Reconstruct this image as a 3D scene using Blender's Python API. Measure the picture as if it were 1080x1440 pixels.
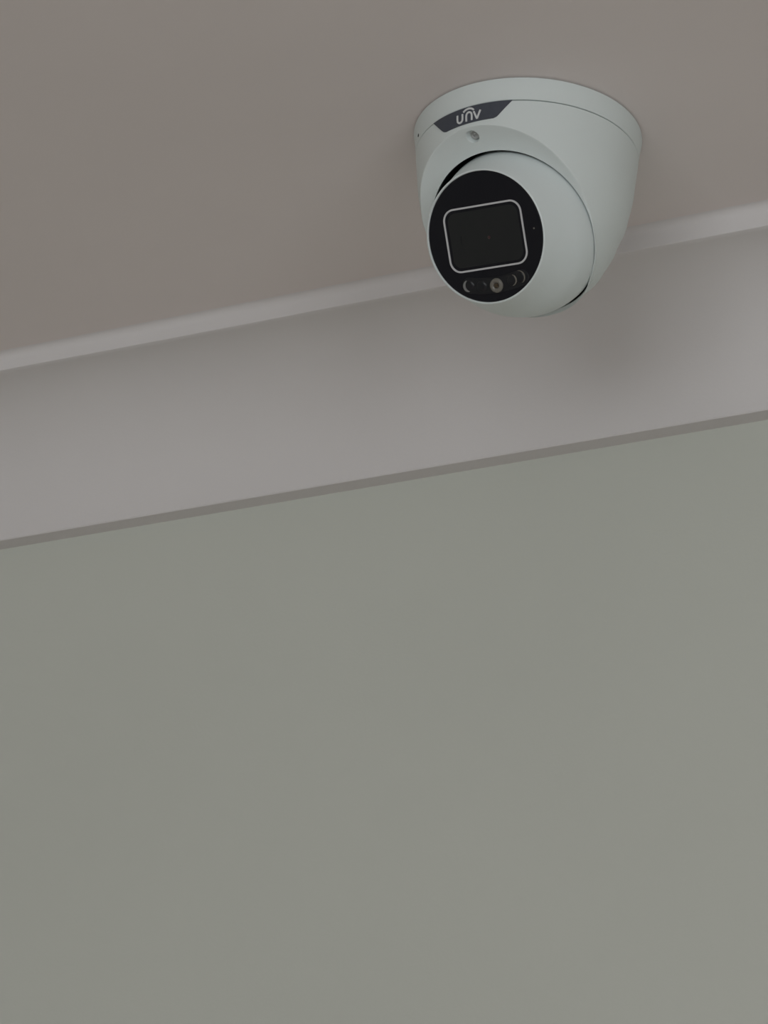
import bpy, math
import numpy as np
from mathutils import Matrix, Vector

# ------------------------------------------------------------------ clear
for o in list(bpy.data.objects):
    bpy.data.objects.remove(o, do_unlink=True)
scene = bpy.context.scene
COL = scene.collection
H = 2.50                                   # ceiling height

# ------------------------------------------------------------------ camera
YAW, PITCH, ROLL = -0.48952879, 0.43512228, 0.05679022
CAM = Vector((0.641849, -1.330090, H - 0.889244))
f0 = Vector((math.sin(YAW), math.cos(YAW), 0)); r0 = Vector((math.cos(YAW), -math.sin(YAW), 0)); zz = Vector((0, 0, 1))
FW = f0 * math.cos(PITCH) + zz * math.sin(PITCH)
UP = zz * math.cos(PITCH) - f0 * math.sin(PITCH)
RT = r0 * math.cos(ROLL) + UP * math.sin(ROLL)
UP = UP * math.cos(ROLL) - r0 * math.sin(ROLL)
cd = bpy.data.cameras.new('camera'); cam = bpy.data.objects.new('camera', cd); COL.objects.link(cam)
cd.sensor_fit = 'VERTICAL'; cd.sensor_height = 36.0; cd.lens = 5000.0 / 1440.0 * 36.0
cd.clip_start = 0.02; cd.clip_end = 100
m = Matrix((RT, UP, -FW)).transposed().to_4x4(); m.translation = CAM
cam.matrix_world = m
scene.camera = cam

# ------------------------------------------------------------------ world, window daylight, exposure
w = bpy.data.worlds.new('daylight'); scene.world = w; w.use_nodes = True
bg = w.node_tree.nodes['Background']
bg.inputs['Color'].default_value = (0.80, 0.90, 1.0, 1); bg.inputs['Strength'].default_value = 1.0
WIN_X0, WIN_X1, WIN_Z0, WIN_Z1 = -0.45, 1.75, 1.20, 2.32        # window opposite the wall in view
WIN2_Y0, WIN2_Y1 = -2.95, -1.20                                  # window in the right-hand wall
def area(name, loc, rot, sx, sy, power, col):
    d = bpy.data.lights.new(name, 'AREA'); d.shape = 'RECTANGLE'; d.size = sx; d.size_y = sy
    d.energy = power; d.color = col
    o = bpy.data.objects.new(name, d); COL.objects.link(o); o.location = loc; o.rotation_euler = rot
    return o
# daylight entering through the window opposite the wall in view
area('window_daylight', ((WIN_X0 + WIN_X1) / 2, -3.66, (WIN_Z0 + WIN_Z1) / 2), (math.radians(90), 0, 0),
     WIN_X1 - WIN_X0, WIN_Z1 - WIN_Z0, 22.8, (0.98, 1.0, 1.01))
area('side_window_daylight', (2.06, (WIN2_Y0 + WIN2_Y1) / 2, (WIN_Z0 + WIN_Z1) / 2), (math.radians(90), 0, math.radians(90)),
     WIN2_Y1 - WIN2_Y0, WIN_Z1 - WIN_Z0, 14.5, (0.98, 1.0, 1.01))
scene.view_settings.view_transform = 'Standard'
scene.view_settings.look = 'None'
scene.view_settings.gamma = 1.0
scene.view_settings.use_curve_mapping = False
scene.view_settings.exposure = 0.0

# ------------------------------------------------------------------ helpers
def mat(name, col, rough=0.6, spec=0.3, noise=0.0, nscale=40.0, bump=0.0, bscale=400.0, metallic=0.0, coat=0.0, emis=None):
    mt = bpy.data.materials.new(name); mt.use_nodes = True
    nt = mt.node_tree; b = nt.nodes['Principled BSDF']
    b.inputs['Base Color'].default_value = (*col, 1); b.inputs['Roughness'].default_value = rough
    b.inputs['Specular IOR Level'].default_value = spec; b.inputs['Metallic'].default_value = metallic
    b.inputs['Coat Weight'].default_value = coat
    tc = nt.nodes.new('ShaderNodeTexCoord')
    if noise:
        n = nt.nodes.new('ShaderNodeTexNoise'); n.inputs['Scale'].default_value = nscale; n.inputs['Detail'].default_value = 5
        nt.links.new(tc.outputs['Object'], n.inputs['Vector'])
        r = nt.nodes.new('ShaderNodeValToRGB')
        r.color_ramp.elements[0].position = 0.3; r.color_ramp.elements[1].position = 0.7
        r.color_ramp.elements[0].color = (*[c * (1 - noise) for c in col], 1)
        r.color_ramp.elements[1].color = (*[min(1, c * (1 + noise)) for c in col], 1)
        nt.links.new(n.outputs['Fac'], r.inputs['Fac']); nt.links.new(r.outputs['Color'], b.inputs['Base Color'])
    if bump:
        n2 = nt.nodes.new('ShaderNodeTexNoise'); n2.inputs['Scale'].default_value = bscale; n2.inputs['Detail'].default_value = 3
        nt.links.new(tc.outputs['Object'], n2.inputs['Vector'])
        bp = nt.nodes.new('ShaderNodeBump'); bp.inputs['Strength'].default_value = bump; bp.inputs['Distance'].default_value = 0.0005
        nt.links.new(n2.outputs['Fac'], bp.inputs['Height']); nt.links.new(bp.outputs['Normal'], b.inputs['Normal'])
    return mt

def mesh_obj(name, verts, faces, material, parent=None, smooth=True, sharp=None):
    me = bpy.data.meshes.new(name); me.from_pydata([tuple(v) for v in verts], [], [tuple(f) for f in faces]); me.update()
    me.materials.append(material)
    if smooth:
        me.polygons.foreach_set('use_smooth', [True] * len(me.polygons))
        if sharp is not None: me.set_sharp_from_angle(angle=math.radians(sharp))
    o = bpy.data.objects.new(name, me); COL.objects.link(o)
    if parent is not None: o.parent = parent
    return o

def boxes(name, lst, material, parent=None):
    v, f = [], []
    for (x0, x1, y0, y1, z0, z1) in lst:
        b = len(v)
        v += [(x0, y0, z0), (x1, y0, z0), (x1, y1, z0), (x0, y1, z0), (x0, y0, z1), (x1, y0, z1), (x1, y1, z1), (x0, y1, z1)]
        f += [[b + i for i in q] for q in ((3, 2, 1, 0), (4, 5, 6, 7), (0, 1, 5, 4), (1, 2, 6, 5), (2, 3, 7, 6), (3, 0, 4, 7))]
    return mesh_obj(name, v, f, material, parent, smooth=False)

def struct(o):
    o['kind'] = 'structure'; return o

def revolve(profile, n, origin, ax, e1, e2, close_start=False, close_end=False):
    """profile: list of (radius, height along ax)."""
    origin, ax, e1, e2 = map(np.array, (origin, ax, e1, e2))
    v, f = [], []
    th = np.arange(n) * 2 * math.pi / n
    for (r, h) in profile:
        for t in th: v.append(origin + ax * h + (e1 * math.cos(t) + e2 * math.sin(t)) * r)
    for i in range(len(profile) - 1):
        for j in range(n):
            k = (j + 1) % n
            f.append((i * n + j, i * n + k, (i + 1) * n + k, (i + 1) * n + j))
    if close_start: f.append(tuple(range(n - 1, -1, -1)))
    if close_end: b = (len(profile) - 1) * n; f.append(tuple(b + j for j in range(n)))
    return v, f

def fix_normals(o):
    import bmesh
    bm = bmesh.new(); bm.from_mesh(o.data); bmesh.ops.recalc_face_normals(bm, faces=bm.faces); bm.to_mesh(o.data); bm.free()
    return o

# ------------------------------------------------------------------ materials
M_CEIL = mat('ceiling_paint', (0.80, 0.735, 0.712), 0.85, 0.15, 0.012, 9, 0.10, 500)
M_COVE = mat('coving_paint', (0.725, 0.697, 0.688), 0.8, 0.2, 0.012, 12, 0.10, 500)
M_WALL = mat('wall_paint', (0.597, 0.609, 0.551), 0.85, 0.15, 0.015, 6, 0.12, 600)
M_FLOOR = mat('floor_tiles', (0.64, 0.55, 0.52), 0.6, 0.3, 0.10, 5, 0.1, 60)
M_FRAME = mat('window_frame_paint', (0.75, 0.75, 0.73), 0.5, 0.3)
M_PLASTIC = mat('white_plastic', (0.715, 0.765, 0.75), 0.45, 0.35, 0.006, 60, 0.03, 2500)
M_BALL = mat('white_plastic_eyeball', (0.735, 0.79, 0.785), 0.42, 0.35, 0.006, 60, 0.03, 2500)
M_DARK = mat('black_gasket', (0.012, 0.013, 0.014), 0.7, 0.2)
M_GLASS = mat('black_front_glass', (0.0115, 0.0115, 0.0150), 0.4, 0.15)
M_WINDOW = mat('dark_lens_window', (0.018, 0.019, 0.020), 0.30, 0.30)
M_GREY = mat('grey_trim_line', (0.58, 0.58, 0.59), 0.5, 0.3)
M_BADGE = mat('charcoal_badge', (0.068, 0.074, 0.092), 0.5, 0.3, 0.05, 300)
M_LETTER = mat('silver_lettering', (0.68, 0.69, 0.69), 0.45, 0.3)
M_LEDDARK = mat('smoked_led_lens', (0.0125, 0.013, 0.016), 0.3, 0.35)
M_LEDCLEAR = mat('clear_led_lens', (0.165, 0.155, 0.135), 0.25, 0.5)
M_CHIP = mat('amber_chip', (0.075, 0.055, 0.035), 0.4, 0.3)
M_RED = mat('red_lens_coating', (0.05, 0.024, 0.026), 0.3, 0.5)
M_SCREW = mat('screw_metal', (0.42, 0.43, 0.42), 0.5, 0.3, metallic=0.1)

# ------------------------------------------------------------------ room shell
YB, HB, RC, TS = 0.102453, 0.010937, 0.065952, 0.010751
YW = YB + RC + TS
X0, X1, Y0 = -2.4, 2.0, -3.60
struct(boxes('floor', [(X0 - .12, X1 + .12, Y0 - .12, YW + .12, -0.10, 0.0)], M_FLOOR))
struct(boxes('ceiling', [(X0 - .12, X1 + .12, Y0 - .12, YW + .12, H, H + 0.10)], M_CEIL))
struct(boxes('wall_back', [(X0, X1, YW, YW + .12, 0, H)], M_WALL))
struct(boxes('wall_left', [(X0 - .12, X0, Y0 - .12, YW + .12, 0, H)], M_WALL))
struct(boxes('wall_right', [(X1, X1 + .12, Y0 - .12, WIN2_Y0, 0, H), (X1, X1 + .12, WIN2_Y1, YW + .12, 0, H),
                            (X1, X1 + .12, WIN2_Y0, WIN2_Y1, 0, WIN_Z0), (X1, X1 + .12, WIN2_Y0, WIN2_Y1, WIN_Z1, H)], M_WALL))
struct(boxes('wall_front', [(X0, WIN_X0, Y0 - .12, Y0, 0, H), (WIN_X1, X1, Y0 - .12, Y0, 0, H),
                            (WIN_X0, WIN_X1, Y0 - .12, Y0, 0, WIN_Z0), (WIN_X0, WIN_X1, Y0 - .12, Y0, WIN_Z1, H)], M_WALL))
fr = []
for x in (WIN_X0 + .025, (WIN_X0 + WIN_X1) / 2, WIN_X1 - .025): fr.append((x - .025, x + .025, Y0 - .05, Y0 - .01, WIN_Z0 + .05, WIN_Z1 - .05))
for z in (WIN_Z0 + .025, WIN_Z1 - .025): fr.append((WIN_X0, WIN_X1, Y0 - .05, Y0 - .01, z - .025, z + .025))
struct(boxes('window_1', fr, M_FRAME))
fr = []
for y in (WIN2_Y0 + .025, (WIN2_Y0 + WIN2_Y1) / 2, WIN2_Y1 - .025): fr.append((X1 + .01, X1 + .05, y - .025, y + .025, WIN_Z0 + .05, WIN_Z1 - .05))
for z in (WIN_Z0 + .025, WIN_Z1 - .025): fr.append((X1 + .01, X1 + .05, WIN2_Y0, WIN2_Y1, z - .025, z + .025))
struct(boxes('window_2', fr, M_FRAME))

# coving between ceiling and wall: upright fillet, hollow curve, stepped lower edge
def coving():
    xs = np.linspace(X0, X1, 89); v, f = [], []
    for x in xs:
        hb = HB + max(-.0016, min(.0016, 0.0049 * (x + .14))) + 0.0002 * math.sin(x * 9.0) + 0.00015 * math.sin(x * 23.0 + 1)
        prof = []
        fr_ = 0.0045                                # filler worked into the joint with the ceiling
        for k in range(7):
            a = k / 6 * math.pi / 2
            prof.append((YB - fr_ * (1 - math.sin(a)), -fr_ * (1 - math.cos(a))))
        prof.append((YB - .0002, -hb + .0010)); prof.append((YB + .0001, -hb + .0003)); prof.append((YB + .0008, -hb))
        for k in range(1, 33):
            a = k / 32 * math.pi / 2
            prof.append((YB + .0008 + (RC - .0008) * math.sin(a), -hb - (HB + RC - hb) * (1 - math.cos(a))))
        zb = -HB - RC
        prof.append((YB + RC, zb - .0006)); prof.append((YB + RC + .0006, zb - .0012)); prof.append((YW - .0002, zb - .0012)); prof.append((YW + .001, zb - .0012))
        prof.append((YW + .001, .001)); prof.append((YB - fr_, .001))
        b = [(x, p[0], H + p[1]) for p in prof]; v += b
    n = len(prof)
    for i in range(len(xs) - 1):
        for j in range(n):
            k = (j + 1) % n
            f.append((i * n + j, (i + 1) * n + j, (i + 1) * n + k, i * n + k))
    return mesh_obj('trim_1', v, f, M_COVE, None, True, 32)
struct(fix_normals(coving()))

# ------------------------------------------------------------------ security camera (local frame: ceiling at z = 0)
root = bpy.data.objects.new('security_camera', None); COL.objects.link(root)
root.location = (0, 0, H); root.empty_display_size = 0.05
root['label'] = 'white turret security camera with black round front, mounted on the ceiling beside the coving'
root['category'] = 'security camera'

AZ, TA, TF = 0.138309, 0.803654, 0.536330
ZS, RSM = -0.0122, 0.0535
OC = np.array([-math.sin(AZ) * 0.0053, -math.cos(AZ) * 0.0053, -0.054546])
RSOCK, PL, RBALL = 0.0427, 0.00660, 0.0409
OB = OC + np.array([0.00100, 0.00050, -0.00010])      # the eyeball sits slightly off the socket centre
FD, FRAD = 0.0341, 0.03055
KZ = np.array([-0.102, -0.090, -0.080, -0.070, -0.058, -0.045, -0.030, ZS, 0.0, 0.06])
KR = np.array([0.0125, 0.02317, 0.03094, 0.03887, 0.04457, 0.04911, 0.0518, RSM, 0.0550, 0.067])

def frame(t):
    A = np.array([-math.sin(AZ) * math.cos(t), -math.cos(AZ) * math.cos(t), -math.sin(t)])
    s = np.array([math.cos(AZ), -math.sin(AZ), 0.0])
    u = np.cross(s, A)
    if u[2] < 0: u = -u
    return A, s, u

_h = np.diff(KZ); _d = np.diff(KR) / _h; _m = np.zeros_like(KR); _m[0] = _d[0]; _m[-1] = _d[-1]
for i in range(1, len(KR) - 1):
    _m[i] = 0 if _d[i - 1] * _d[i] <= 0 else 2 * (_h[i - 1] + _h[i]) * _d[i - 1] * _d[i] / ((_h[i - 1] + 2 * _h[i]) * _d[i] + (2 * _h[i - 1] + _h[i]) * _d[i - 1])
def cup_r(z):
    z = np.clip(z, KZ[0], KZ[-1])
    i = np.clip(np.searchsorted(KZ, z) - 1, 0, len(KZ) - 2); t = (z - KZ[i]) / _h[i]
    return (2*t**3 - 3*t**2 + 1)*KR[i] + (t**3 - 2*t**2 + t)*_h[i]*_m[i] + (-2*t**3 + 3*t**2)*KR[i+1] + (t**3 - t**2)*_h[i]*_m[i+1]

A, AS, AU = frame(TA)
RHO0 = math.sqrt(RSOCK ** 2 - PL ** 2)
SCOOP = 0.0024
BETA0 = math.atan2(RHO0 + 0.013, PL + 0.022)
QB = 0.022
QC = OC - A * QB                            # point well inside the cover from which its surface is measured
def body_dist(D, k=0.0010):
    """distance from QC to the cover: a tapered cup cut by the sloping, slightly scooped front face."""
    lo = np.zeros(D.shape[:-1]); hi = np.full(D.shape[:-1], 0.125)
    for _ in range(44):
        mid = (lo + hi) / 2; p = QC + D * mid[..., None]
        ins = np.hypot(p[..., 0], p[..., 1]) < cup_r(p[..., 2])
        lo = np.where(ins, mid, lo); hi = np.where(ins, hi, mid)
    ca = D @ A; sa = np.sqrt(np.maximum(0, 1 - ca * ca))
    # front face: nearly a plane, scooped so that it rises towards its outer edge
    l2 = np.zeros(D.shape[:-1]); h2 = np.full(D.shape[:-1], 0.3)
    for _ in range(40):
        mid = (l2 + h2) / 2
        ins = mid * ca < PL + QB + SCOOP * (np.maximum(0, np.minimum(mid * sa, 0.058) - RHO0) / 0.0115) ** 1.6
        l2 = np.where(ins, mid, l2); h2 = np.where(ins, h2, mid)
    # smooth minimum: rounded edge between cup and front face
    h = np.clip(0.5 + 0.5 * (l2 - lo) / k, 0, 1)
    r = l2 * (1 - h) + lo * h - k * h * (1 - h)
    # thin shell around the socket where the cup would come closer than that
    rs = RSOCK + 0.0003
    b = QB * ca; ts = b + np.sqrt(np.maximum(0, b * b - QB * QB + rs * rs))
    k2 = 0.0010 * np.clip((0.35 - ca) / 0.25, 0, 1) + 1e-6
    h = np.clip(0.5 + 0.5 * (r - ts) / k2, 0, 1)
    both = ts * (1 - h) + r * h + k2 * h * (1 - h)
    return np.where(ca > math.cos(BETA0), r, both)

def dirs(al, ph):
    return (np.cos(al)[..., None] * A + np.sin(al)[..., None] * (np.cos(ph)[..., None] * AS + np.sin(ph)[..., None] * AU))

SCREW = np.array([-0.00583, -0.04649, -0.02415])
def build_cover():
    N, Mn = 1200, 170
    ph = np.arange(N) * 2 * math.pi / N
    # opening edge: a circle in the front plane, drawn back a little under the eyeball
    b0 = math.acos(PL / RSOCK) + math.radians(13.0) * np.clip(-np.sin(ph), 0, 1) ** 4
    a0 = np.arctan2(RSOCK * np.sin(b0), RSOCK * np.cos(b0) + QB)
    # seam edge
    zt = ZS - 0.0004
    sc = np.linspace(0, 1, 120)
    al = a0[:, None] + (math.radians(179.0) - a0[:, None]) * sc[None]
    D = dirs(al, np.repeat(ph[:, None], 120, 1)); r = body_dist(D); z = QC[2] + D[..., 2] * r
    below = z < zt
    last = 119 - np.argmax(below[:, ::-1], axis=1); last = np.clip(last, 0, 118)
    i = np.arange(N); lo = al[i, last]; hi = al[i, last + 1]
    for _ in range(30):
        mid = (lo + hi) / 2; d = dirs(mid, ph); bl = QC[2] + d[:, 2] * body_dist(d) < zt
        lo = np.where(bl, mid, lo); hi = np.where(bl, hi, mid)
    a1 = lo
    t = np.linspace(0, 1, Mn); t = 0.5 * t + 0.5 * t * t
    al = a0[:, None] + (a1 - a0)[:, None] * t[None]
    D = dirs(al, np.repeat(ph[:, None], Mn, 1)); r = body_dist(D)
    # soften the lip of the opening
    P = QC + D * r[..., None]
    # screw recess in the front plane
    q = P - SCREW; q = q - (q @ A)[..., None] * A; dist = np.linalg.norm(q, axis=-1)
    near = np.linalg.norm(P - SCREW, axis=-1) < 0.009
    dep = 0.0032 * np.clip((0.0032 - dist) / 0.0007, 0, 1); dep = np.where(near, dep, 0)
    P = P - A * dep[..., None]
    rows = [P[:, j] for j in range(Mn)]
    # lip turned into the socket
    pre = []
    for da in (3.2, 1.2, 0.25):
        d = dirs(b0 + math.radians(da), ph); pre.append(OC + d * (RSOCK - 0.00002 * da))
    # small flange folded in at the seam
    end = P[:, -1].copy(); rr = np.hypot(end[:, 0], end[:, 1]); end[:, 0] *= (rr - .0016) / rr; end[:, 1] *= (rr - .0016) / rr
    rows = pre + rows + [end]
    V = np.stack(rows, 0).reshape(-1, 3); R = len(rows)
    jj = np.arange(N); kk = (jj + 1) % N
    F = np.concatenate([np.stack([a * N + jj, a * N + kk, (a + 1) * N + kk, (a + 1) * N + jj], 1) for a in range(R - 1)])
    me = bpy.data.meshes.new('cover')
    me.vertices.add(len(V)); me.vertices.foreach_set('co', V.ravel())
    me.loops.add(F.size); me.loops.foreach_set('vertex_index', F.ravel().astype(np.int32))
    me.polygons.add(len(F)); me.polygons.foreach_set('loop_start', np.arange(0, F.size, 4, dtype=np.int32))
    me.update(calc_edges=True); me.validate()
    me.polygons.foreach_set('use_smooth', np.ones(len(F), dtype=bool))
    me.materials.append(M_PLASTIC)
    me.set_sharp_from_angle(angle=math.radians(50))
    o = bpy.data.objects.new('cover', me); COL.objects.link(o); o.parent = root
    # dark liner of the socket
    rows = [OC + dirs(b0 + math.radians(2.2), ph)[::10] * (RSOCK - .0004)]
    for tt in np.linspace(0.1, 0.97, 14):
        rows.append(OC + dirs(b0 + (math.pi - b0) * tt, ph)[::10] * (RSOCK - .0004))
    n = len(rows[0]); V = np.concatenate(rows); F = []
    for a in range(len(rows) - 1):
        for j in range(n):
            F.append((a * n + j, a * n + (j + 1) % n, (a + 1) * n + (j + 1) % n, (a + 1) * n + j))
    F.append(tuple((len(rows) - 1) * n + j for j in range(n)))
    mesh_obj('socket_liner', V, F, M_DARK, root)
build_cover()

EX, EY, EZ = (1, 0, 0), (0, 1, 0), (0, 0, 1)
O0 = (0, 0, 0)
# mounting base between ceiling and seam
v, f = revolve([(.0500, 0), (.0536, 0), (.0536, -.0007), (.0546, -.0007), (.0549, -.0009), (.0550, -.0014), (float(cup_r(-.006)), -.006),
                (float(cup_r(ZS + .0006)), ZS + .0006), (float(cup_r(ZS)) - .0002, ZS + .0003), (.0518, ZS + .0003), (.0515, ZS - .004), (.0500, ZS - .004)],
               256, O0, EZ, EX, EY)
fix_normals(mesh_obj('mount_base', v, f, M_PLASTIC, root, True, 30))

# ------------------------------------------------------------------ badge with lettering, wrapped on the cover
AZC = -6.75                                # azimuth of the badge centre, degrees
def on_cup(az, zmm, off):
    a = math.radians(az); z = zmm / 1000; r = float(cup_r(np.array(z))) + off
    return (math.sin(a) * r, -math.cos(a) * r, z)
def badge():
    nz, na = 14, 60; v, f = [], []
    for lay, off in ((0, .00045), (1, -.0006)):
        for i in range(nz + 1):
            t = i / nz; z = -12.45 + t * (-20.75 + 12.45)
            hw = 23.9 + t * (15.6 - 23.9)
            hr = hw
            if z < -19.6:                       # rounded lower corners
                e = (-19.6 - z) / 1.15; hr = hw - 1.3 * (1 - math.sqrt(max(0, 1 - min(1, e) ** 2)))
            for j in range(na + 1):
                v.append(on_cup(AZC - hr + 2 * hr * j / na, z, off))
    n = na + 1; L = (nz + 1) * n
    for i in range(nz):
        for j in range(na):
            a = i * n + j
            f.append((a, a + 1, a + n + 1, a + n)); f.append((L + a, L + a + n, L + a + n + 1, L + a + 1))
    ring = [j for j in range(n)] + [i * n + na for i in range(1, nz + 1)] + [nz * n + j for j in range(na - 1, -1, -1)] + [i * n for i in range(nz - 1, 0, -1)]
    for k in range(len(ring)):
        a, b = ring[k], ring[(k + 1) % len(ring)]
        f.append((a, L + a, L + b, b))
    o = fix_normals(mesh_obj('badge', v, f, M_BADGE, root, True, 40)); o['label'] = 'charcoal badge with silver lettering'
    return o
bd = badge()

def smooth_line(p, sub=6):
    out = []
    for i in range(len(p) - 1):
        p0 = p[max(i - 1, 0)]; p1 = p[i]; p2 = p[i + 1]; p3 = p[min(i + 2, len(p) - 1)]
        for k in range(sub):
            t = k / sub
            out.append(tuple(0.5 * (2*b + (-a + c)*t + (2*a - 5*b + 4*c - d)*t*t + (-a + 3*b - 3*c + d)*t**3) for a, b, c, d in zip(p0, p1, p2, p3)))
    out.append(p[-1]); return out
def strokes(name, lines, width, off, parent):
    """flat raised strokes in (azimuth, z) on the cover"""
    K = 0.913; v, f = [], []
    for pl in lines:
        P = [((a + 1.15) * K, z - 0.45) for a, z in pl]; b0 = len(v); n = len(P)
        for i in range(n):
            a = P[max(i - 1, 0)]; b = P[min(i + 1, n - 1)]; dx, dz = b[0] - a[0], b[1] - a[1]; l = math.hypot(dx, dz) or 1
            nx, nz = -dz / l * width / 2, dx / l * width / 2
            for s, o in ((1, off), (-1, off), (-1, off - .0004), (1, off - .0004)):
                v.append(on_cup((P[i][0] + s * nx) / K, P[i][1] + s * nz, o))
        for i in range(n - 1):
            for e in range(4):
                g = (e + 1) % 4
                f.append((b0 + 4*i + e, b0 + 4*i + g, b0 + 4*i + 4 + g, b0 + 4*i + 4 + e))
        f.append((b0, b0 + 1, b0 + 2, b0 + 3)); e = b0 + 4 * (n - 1); f.append((e + 3, e + 2, e + 1, e))
    return fix_normals(mesh_obj(name, v, f, M_LETTER, parent, False))
U_ = [(-13.75, -14.9), (-13.75, -17.4), (-13.45, -18.5), (-12.3, -19.15), (-11.1, -18.6), (-10.65, -17.4), (-10.65, -14.9)]
N_ = [(-8.35, -19.4), (-8.35, -16.7), (-7.95, -15.5), (-6.8, -14.95), (-5.65, -15.5), (-5.2, -16.7), (-5.2, -19.4)]
ARC = [(-10.1, -14.3), (-8.9, -13.45), (-6.9, -13.05), (-5.1, -13.5), (-4.0, -14.4)]
strokes('lettering', [smooth_line(U_), smooth_line(N_), smooth_line(ARC), [(-4.05, -15.1), (-2.25, -19.3)], [(-2.25, -19.3), (-0.35, -15.1)]], 0.88, .00075, bd)

# microphone hole on the base
c = np.array(on_cup(-50.5, -8.9, 0.0)); nrm = np.array([c[0], c[1], 0.0]); nrm /= np.linalg.norm(nrm)
tx = np.array([-nrm[1], nrm[0], 0.0])
v, f = revolve([(.0004, .00012), (.00095, .00010), (.0010, -.0008)], 20, c, nrm, tx, np.array(EZ), close_start=True)
fix_normals(mesh_obj('microphone_hole', v, f, M_DARK, root))
# grub screw in its recess
sb = SCREW - A * 0.0021
v, f = revolve([(.0008, .0002), (.0009, .0007), (.0020, .0007), (.0023, .0004), (.0024, -.001)], 28, sb, A, AS, AU, close_start=True)
fix_normals(mesh_obj('screw', v, f, M_SCREW, root, True, 35))

# ------------------------------------------------------------------ eyeball
NF, S0, U0 = frame(TF)
rl = math.radians(-6.0)
FS = S0 * math.cos(rl) + U0 * math.sin(rl); FU = U0 * math.cos(rl) - S0 * math.sin(rl)
LIP = FRAD + 0.0012
def eyeball():
    # lip outside point, tangent to the sphere
    px, pr = FD - 0.0006, LIP
    L = math.hypot(px, pr); ang = math.atan2(pr, px) + math.acos(min(1, RBALL / L))
    prof = [(FRAD - .0010, FD - .0015), (FRAD + .0001, FD - .0012), (FRAD + .0002, FD - .0001), (FRAD + .0004, FD + .0001), (LIP - .0003, FD - .0000), (LIP - .00005, FD - .0003), (pr, px)]
    a = np.array([px, pr]); b = np.array([RBALL * math.cos(ang), RBALL * math.sin(ang)])
    dn = np.array([-(b - a)[1], (b - a)[0]]); dn /= np.linalg.norm(dn)
    if dn @ a > 0: dn = -dn
    for t in np.linspace(0.08, 0.94, 10):       # slightly hollow neck behind the lip
        q = a + (b - a) * t + dn * 0.0003 * math.sin(math.pi * t) ** 1.5; prof.append((float(q[1]), float(q[0])))
    for t in np.linspace(ang, math.radians(176), 46): prof.append((RBALL * math.sin(t), RBALL * math.cos(t)))
    v, f = revolve(prof, 160, OB, NF, FS, FU, close_end=True)
    return fix_normals(mesh_obj('eyeball', v, f, M_BALL, root, True, 40))
ball = eyeball()

FC = OB + NF * FD
def fp(x, y, h=0.0): return FC + FS * (x / 1000) + FU * (y / 1000) + NF * (h / 1000)
# black front plate
v, f = revolve([(FRAD * .985, -.0003), (FRAD + .0001, -.0007), (FRAD + .0001, -.0014)], 160, FC, NF, FS, FU, close_start=True)
plate = fix_normals(mesh_obj('front_plate', v, f, M_GLASS, root, True, 30)); plate['label'] = 'round black front plate'

def rrect(hw, hh, r, n=10):
    p = []
    for cx, cy, a0 in ((hw - r, hh - r, 0), (-hw + r, hh - r, 90), (-hw + r, -hh + r, 180), (hw - r, -hh + r, 270)):
        for k in range(n + 1):
            a = math.radians(a0 + 90 * k / n); p.append((cx + r * math.cos(a), cy + r * math.sin(a)))
    return p
def loft(name, loops, material, parent, cap=False, sharp=30):
    v, f = [], []; n = len(loops[0][0])
    for pts, h in loops: v += [fp(x, y, h) for x, y in pts]
    for i in range(len(loops) - 1):
        for j in range(n):
            k = (j + 1) % n; f.append((i*n + j, i*n + k, (i+1)*n + k, (i+1)*n + j))
    if cap: f.append(tuple((len(loops) - 1) * n + j for j in range(n)))
    return fix_normals(mesh_obj(name, v, f, material, parent, True, sharp))
# pale outline of the lens window
trim = loft('window_trim', [(rrect(21.2, 15.2, 6.0), -.6), (rrect(21.1, 15.1, 5.9), .05), (rrect(20.3, 14.3, 5.1), .05), (rrect(20.2, 14.2, 5.0), -.6)], M_GREY, plate)
trim['label'] = 'pale grey rounded outline'
loft('lens_window', [(rrect(20.0, 14.0, 4.9), -.5), (rrect(18.4, 12.5, 4.0), -.22), (rrect(18.0, 12.1, 3.8), -.18)], M_WINDOW, plate, cap=True)
# the lens seen faintly behind the window
def disc(name, x, y, prof, material, parent, n=32, start=True):
    v, f = revolve([(r / 1000, h / 1000) for r, h in prof], n, fp(x, y), NF, FS, FU, close_start=start)
    return fix_normals(mesh_obj(name, v, f, material, parent, True, 40))
disc('lens', 2.0, -0.6, [(0.3, .10), (0.65, .06), (0.8, -.18)], M_RED, plate)
def arc_pts(cx, cy, r, a0, a1, n=14): return [(cx + r * math.cos(math.radians(a0 + (a1 - a0) * k / n)), cy + r * math.sin(math.radians(a0 + (a1 - a0) * k / n))) for k in range(n + 1)]
def ribbon(name, pts, wd, h, material, parent, dep=.4):
    v, f = [], []; n = len(pts)
    for i in range(n):
        a = pts[max(i - 1, 0)]; b = pts[min(i + 1, n - 1)]; dx, dy = b[0] - a[0], b[1] - a[1]; l = math.hypot(dx, dy) or 1
        ww = wd * (0.35 + 0.65 * math.sin(math.pi * i / (n - 1)))
        nx, ny = -dy / l * ww / 2, dx / l * ww / 2
        v += [fp(pts[i][0] + nx, pts[i][1] + ny, h), fp(pts[i][0] - nx, pts[i][1] - ny, h), fp(pts[i][0] - nx, pts[i][1] - ny, h - dep), fp(pts[i][0] + nx, pts[i][1] + ny, h - dep)]
    for i in range(n - 1):
        for e in range(4):
            g = (e + 1) % 4; f.append((4*i + e, 4*i + g, 4*i + 4 + g, 4*i + 4 + e))
    f.append((0, 1, 2, 3)); e = 4 * (n - 1); f.append((e + 3, e + 2, e + 1, e))
    return fix_normals(mesh_obj(name, v, f, material, parent, True, 40))
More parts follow.
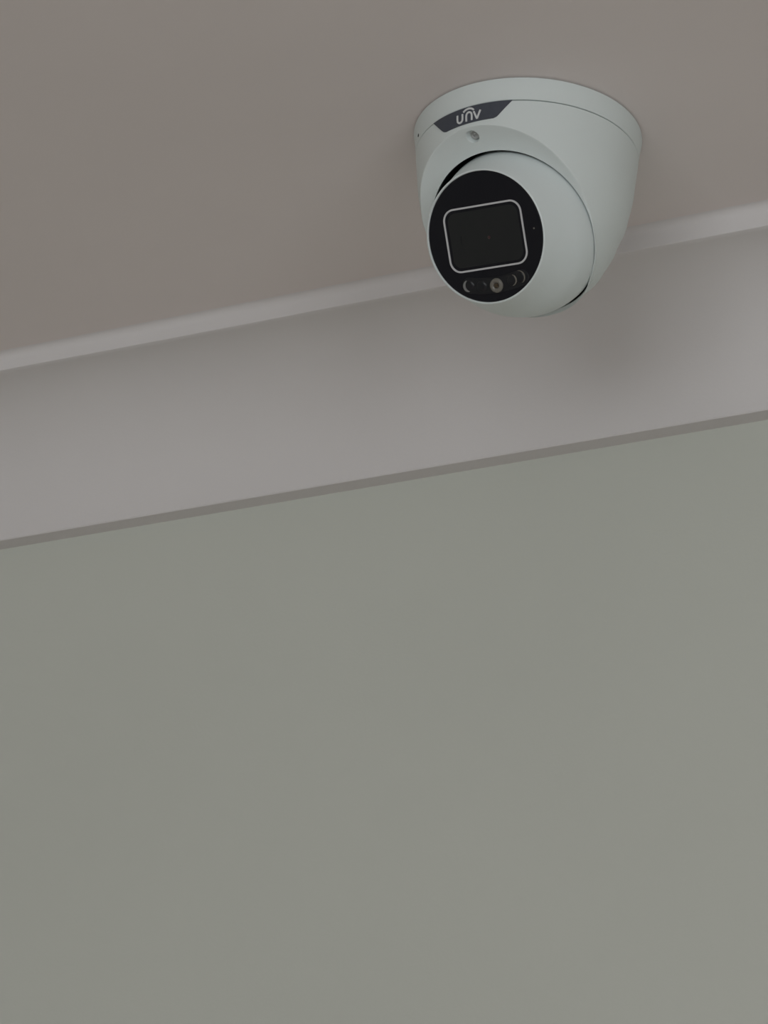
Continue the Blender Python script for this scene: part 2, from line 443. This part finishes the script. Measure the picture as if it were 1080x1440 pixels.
# curved bay holding the lamps
def bay(hw_, hh_):
    up, dn = [], []
    R = 62.0; cy = -23.0 + R; half = math.asin(hw_ / R)
    for k in range(25):
        a = -half + 2 * half * k / 24
        up.append(((R - hh_) * math.sin(a), cy - (R - hh_) * math.cos(a))); dn.append(((R + hh_) * math.sin(a), cy - (R + hh_) * math.cos(a)))
    endr = arc_pts(0, 0, hh_, -90, 90, 8); ar = half
    er = [(R * math.sin(ar) + x * math.cos(ar) - y * math.sin(ar), cy - R * math.cos(ar) + x * math.sin(ar) + y * math.cos(ar)) for x, y in endr][1:-1]
    el = [(-x, y) for x, y in er][::-1]
    return dn + er + up[::-1] + el
loft('lamp_bay', [([(x + 1.6, y) for x, y in bay(14.3, 3.9)], -.45), ([(x + 1.6, y) for x, y in bay(14.2, 3.7)], -.12), ([(x + 1.6, y) for x, y in bay(14.1, 3.4)], -.10)], M_LEDDARK, plate, cap=True)
# white-light lamp in the middle
led = disc('lamp', 2.0, -23.3, [(1.35, -.1), (1.45, .35), (2.2, .8), (2.9, .75), (3.35, .4), (3.5, -.2)], M_LEDCLEAR, plate)
v, f = [], []
for x, y, h in ((-.85, -.85, .35), (.85, -.85, .35), (.85, .85, .35), (-.85, .85, .35), (-.95, -.95, -.1), (.95, -.95, -.1), (.95, .95, -.1), (-.95, .95, -.1)): v.append(fp(2.0 + x, -23.3 + y, h))
f = [(0, 1, 2, 3), (0, 4, 5, 1), (1, 5, 6, 2), (2, 6, 7, 3), (3, 7, 4, 0)]
fix_normals(mesh_obj('lamp_chip', v, f, M_CHIP, plate, False))
# smoked infrared lamps beside it
for x, y in ((-12.6, -21.5), (-6.0, -22.6), (10.6, -22.0), (15.2, -21.2)):
    disc('infrared_lamp', x, y, [(0.9, .45), (1.8, .40), (2.5, .15), (2.8, -.25)], M_LEDDARK, plate)
M_GLINT = mat('lens_glint', (0.22, 0.22, 0.215), 0.3, 0.5)  # pale colour standing in for light glinting on a lamp lens
ribbon('lens_crescent', arc_pts(-12.2, -21.5, 2.7, 115, 260), 1.3, .55, M_GLINT, plate)  # glint on the left lamp, modelled as a pale ribbon
ribbon('lens_crescent', arc_pts(10.5, -21.9, 2.6, -80, 70), .7, .55, M_LEDCLEAR, plate)  # painted highlight along one side of the smoked lens
ribbon('lens_crescent', arc_pts(14.6, -21.1, 3.1, -60, 90), .6, .50, M_LEDCLEAR, plate)  # painted highlight on the outermost lamp, likewise a pale ribbon
ribbon('lens_crescent', arc_pts(-8.2, -0.2, 5.0, 150, 230), .35, .0, M_LEDDARK, plate)
disc('light_sensor', 26.2, 0.2, [(0.2, -.2), (0.42, -.22), (0.5, -.5)], M_LEDCLEAR, plate, 16)
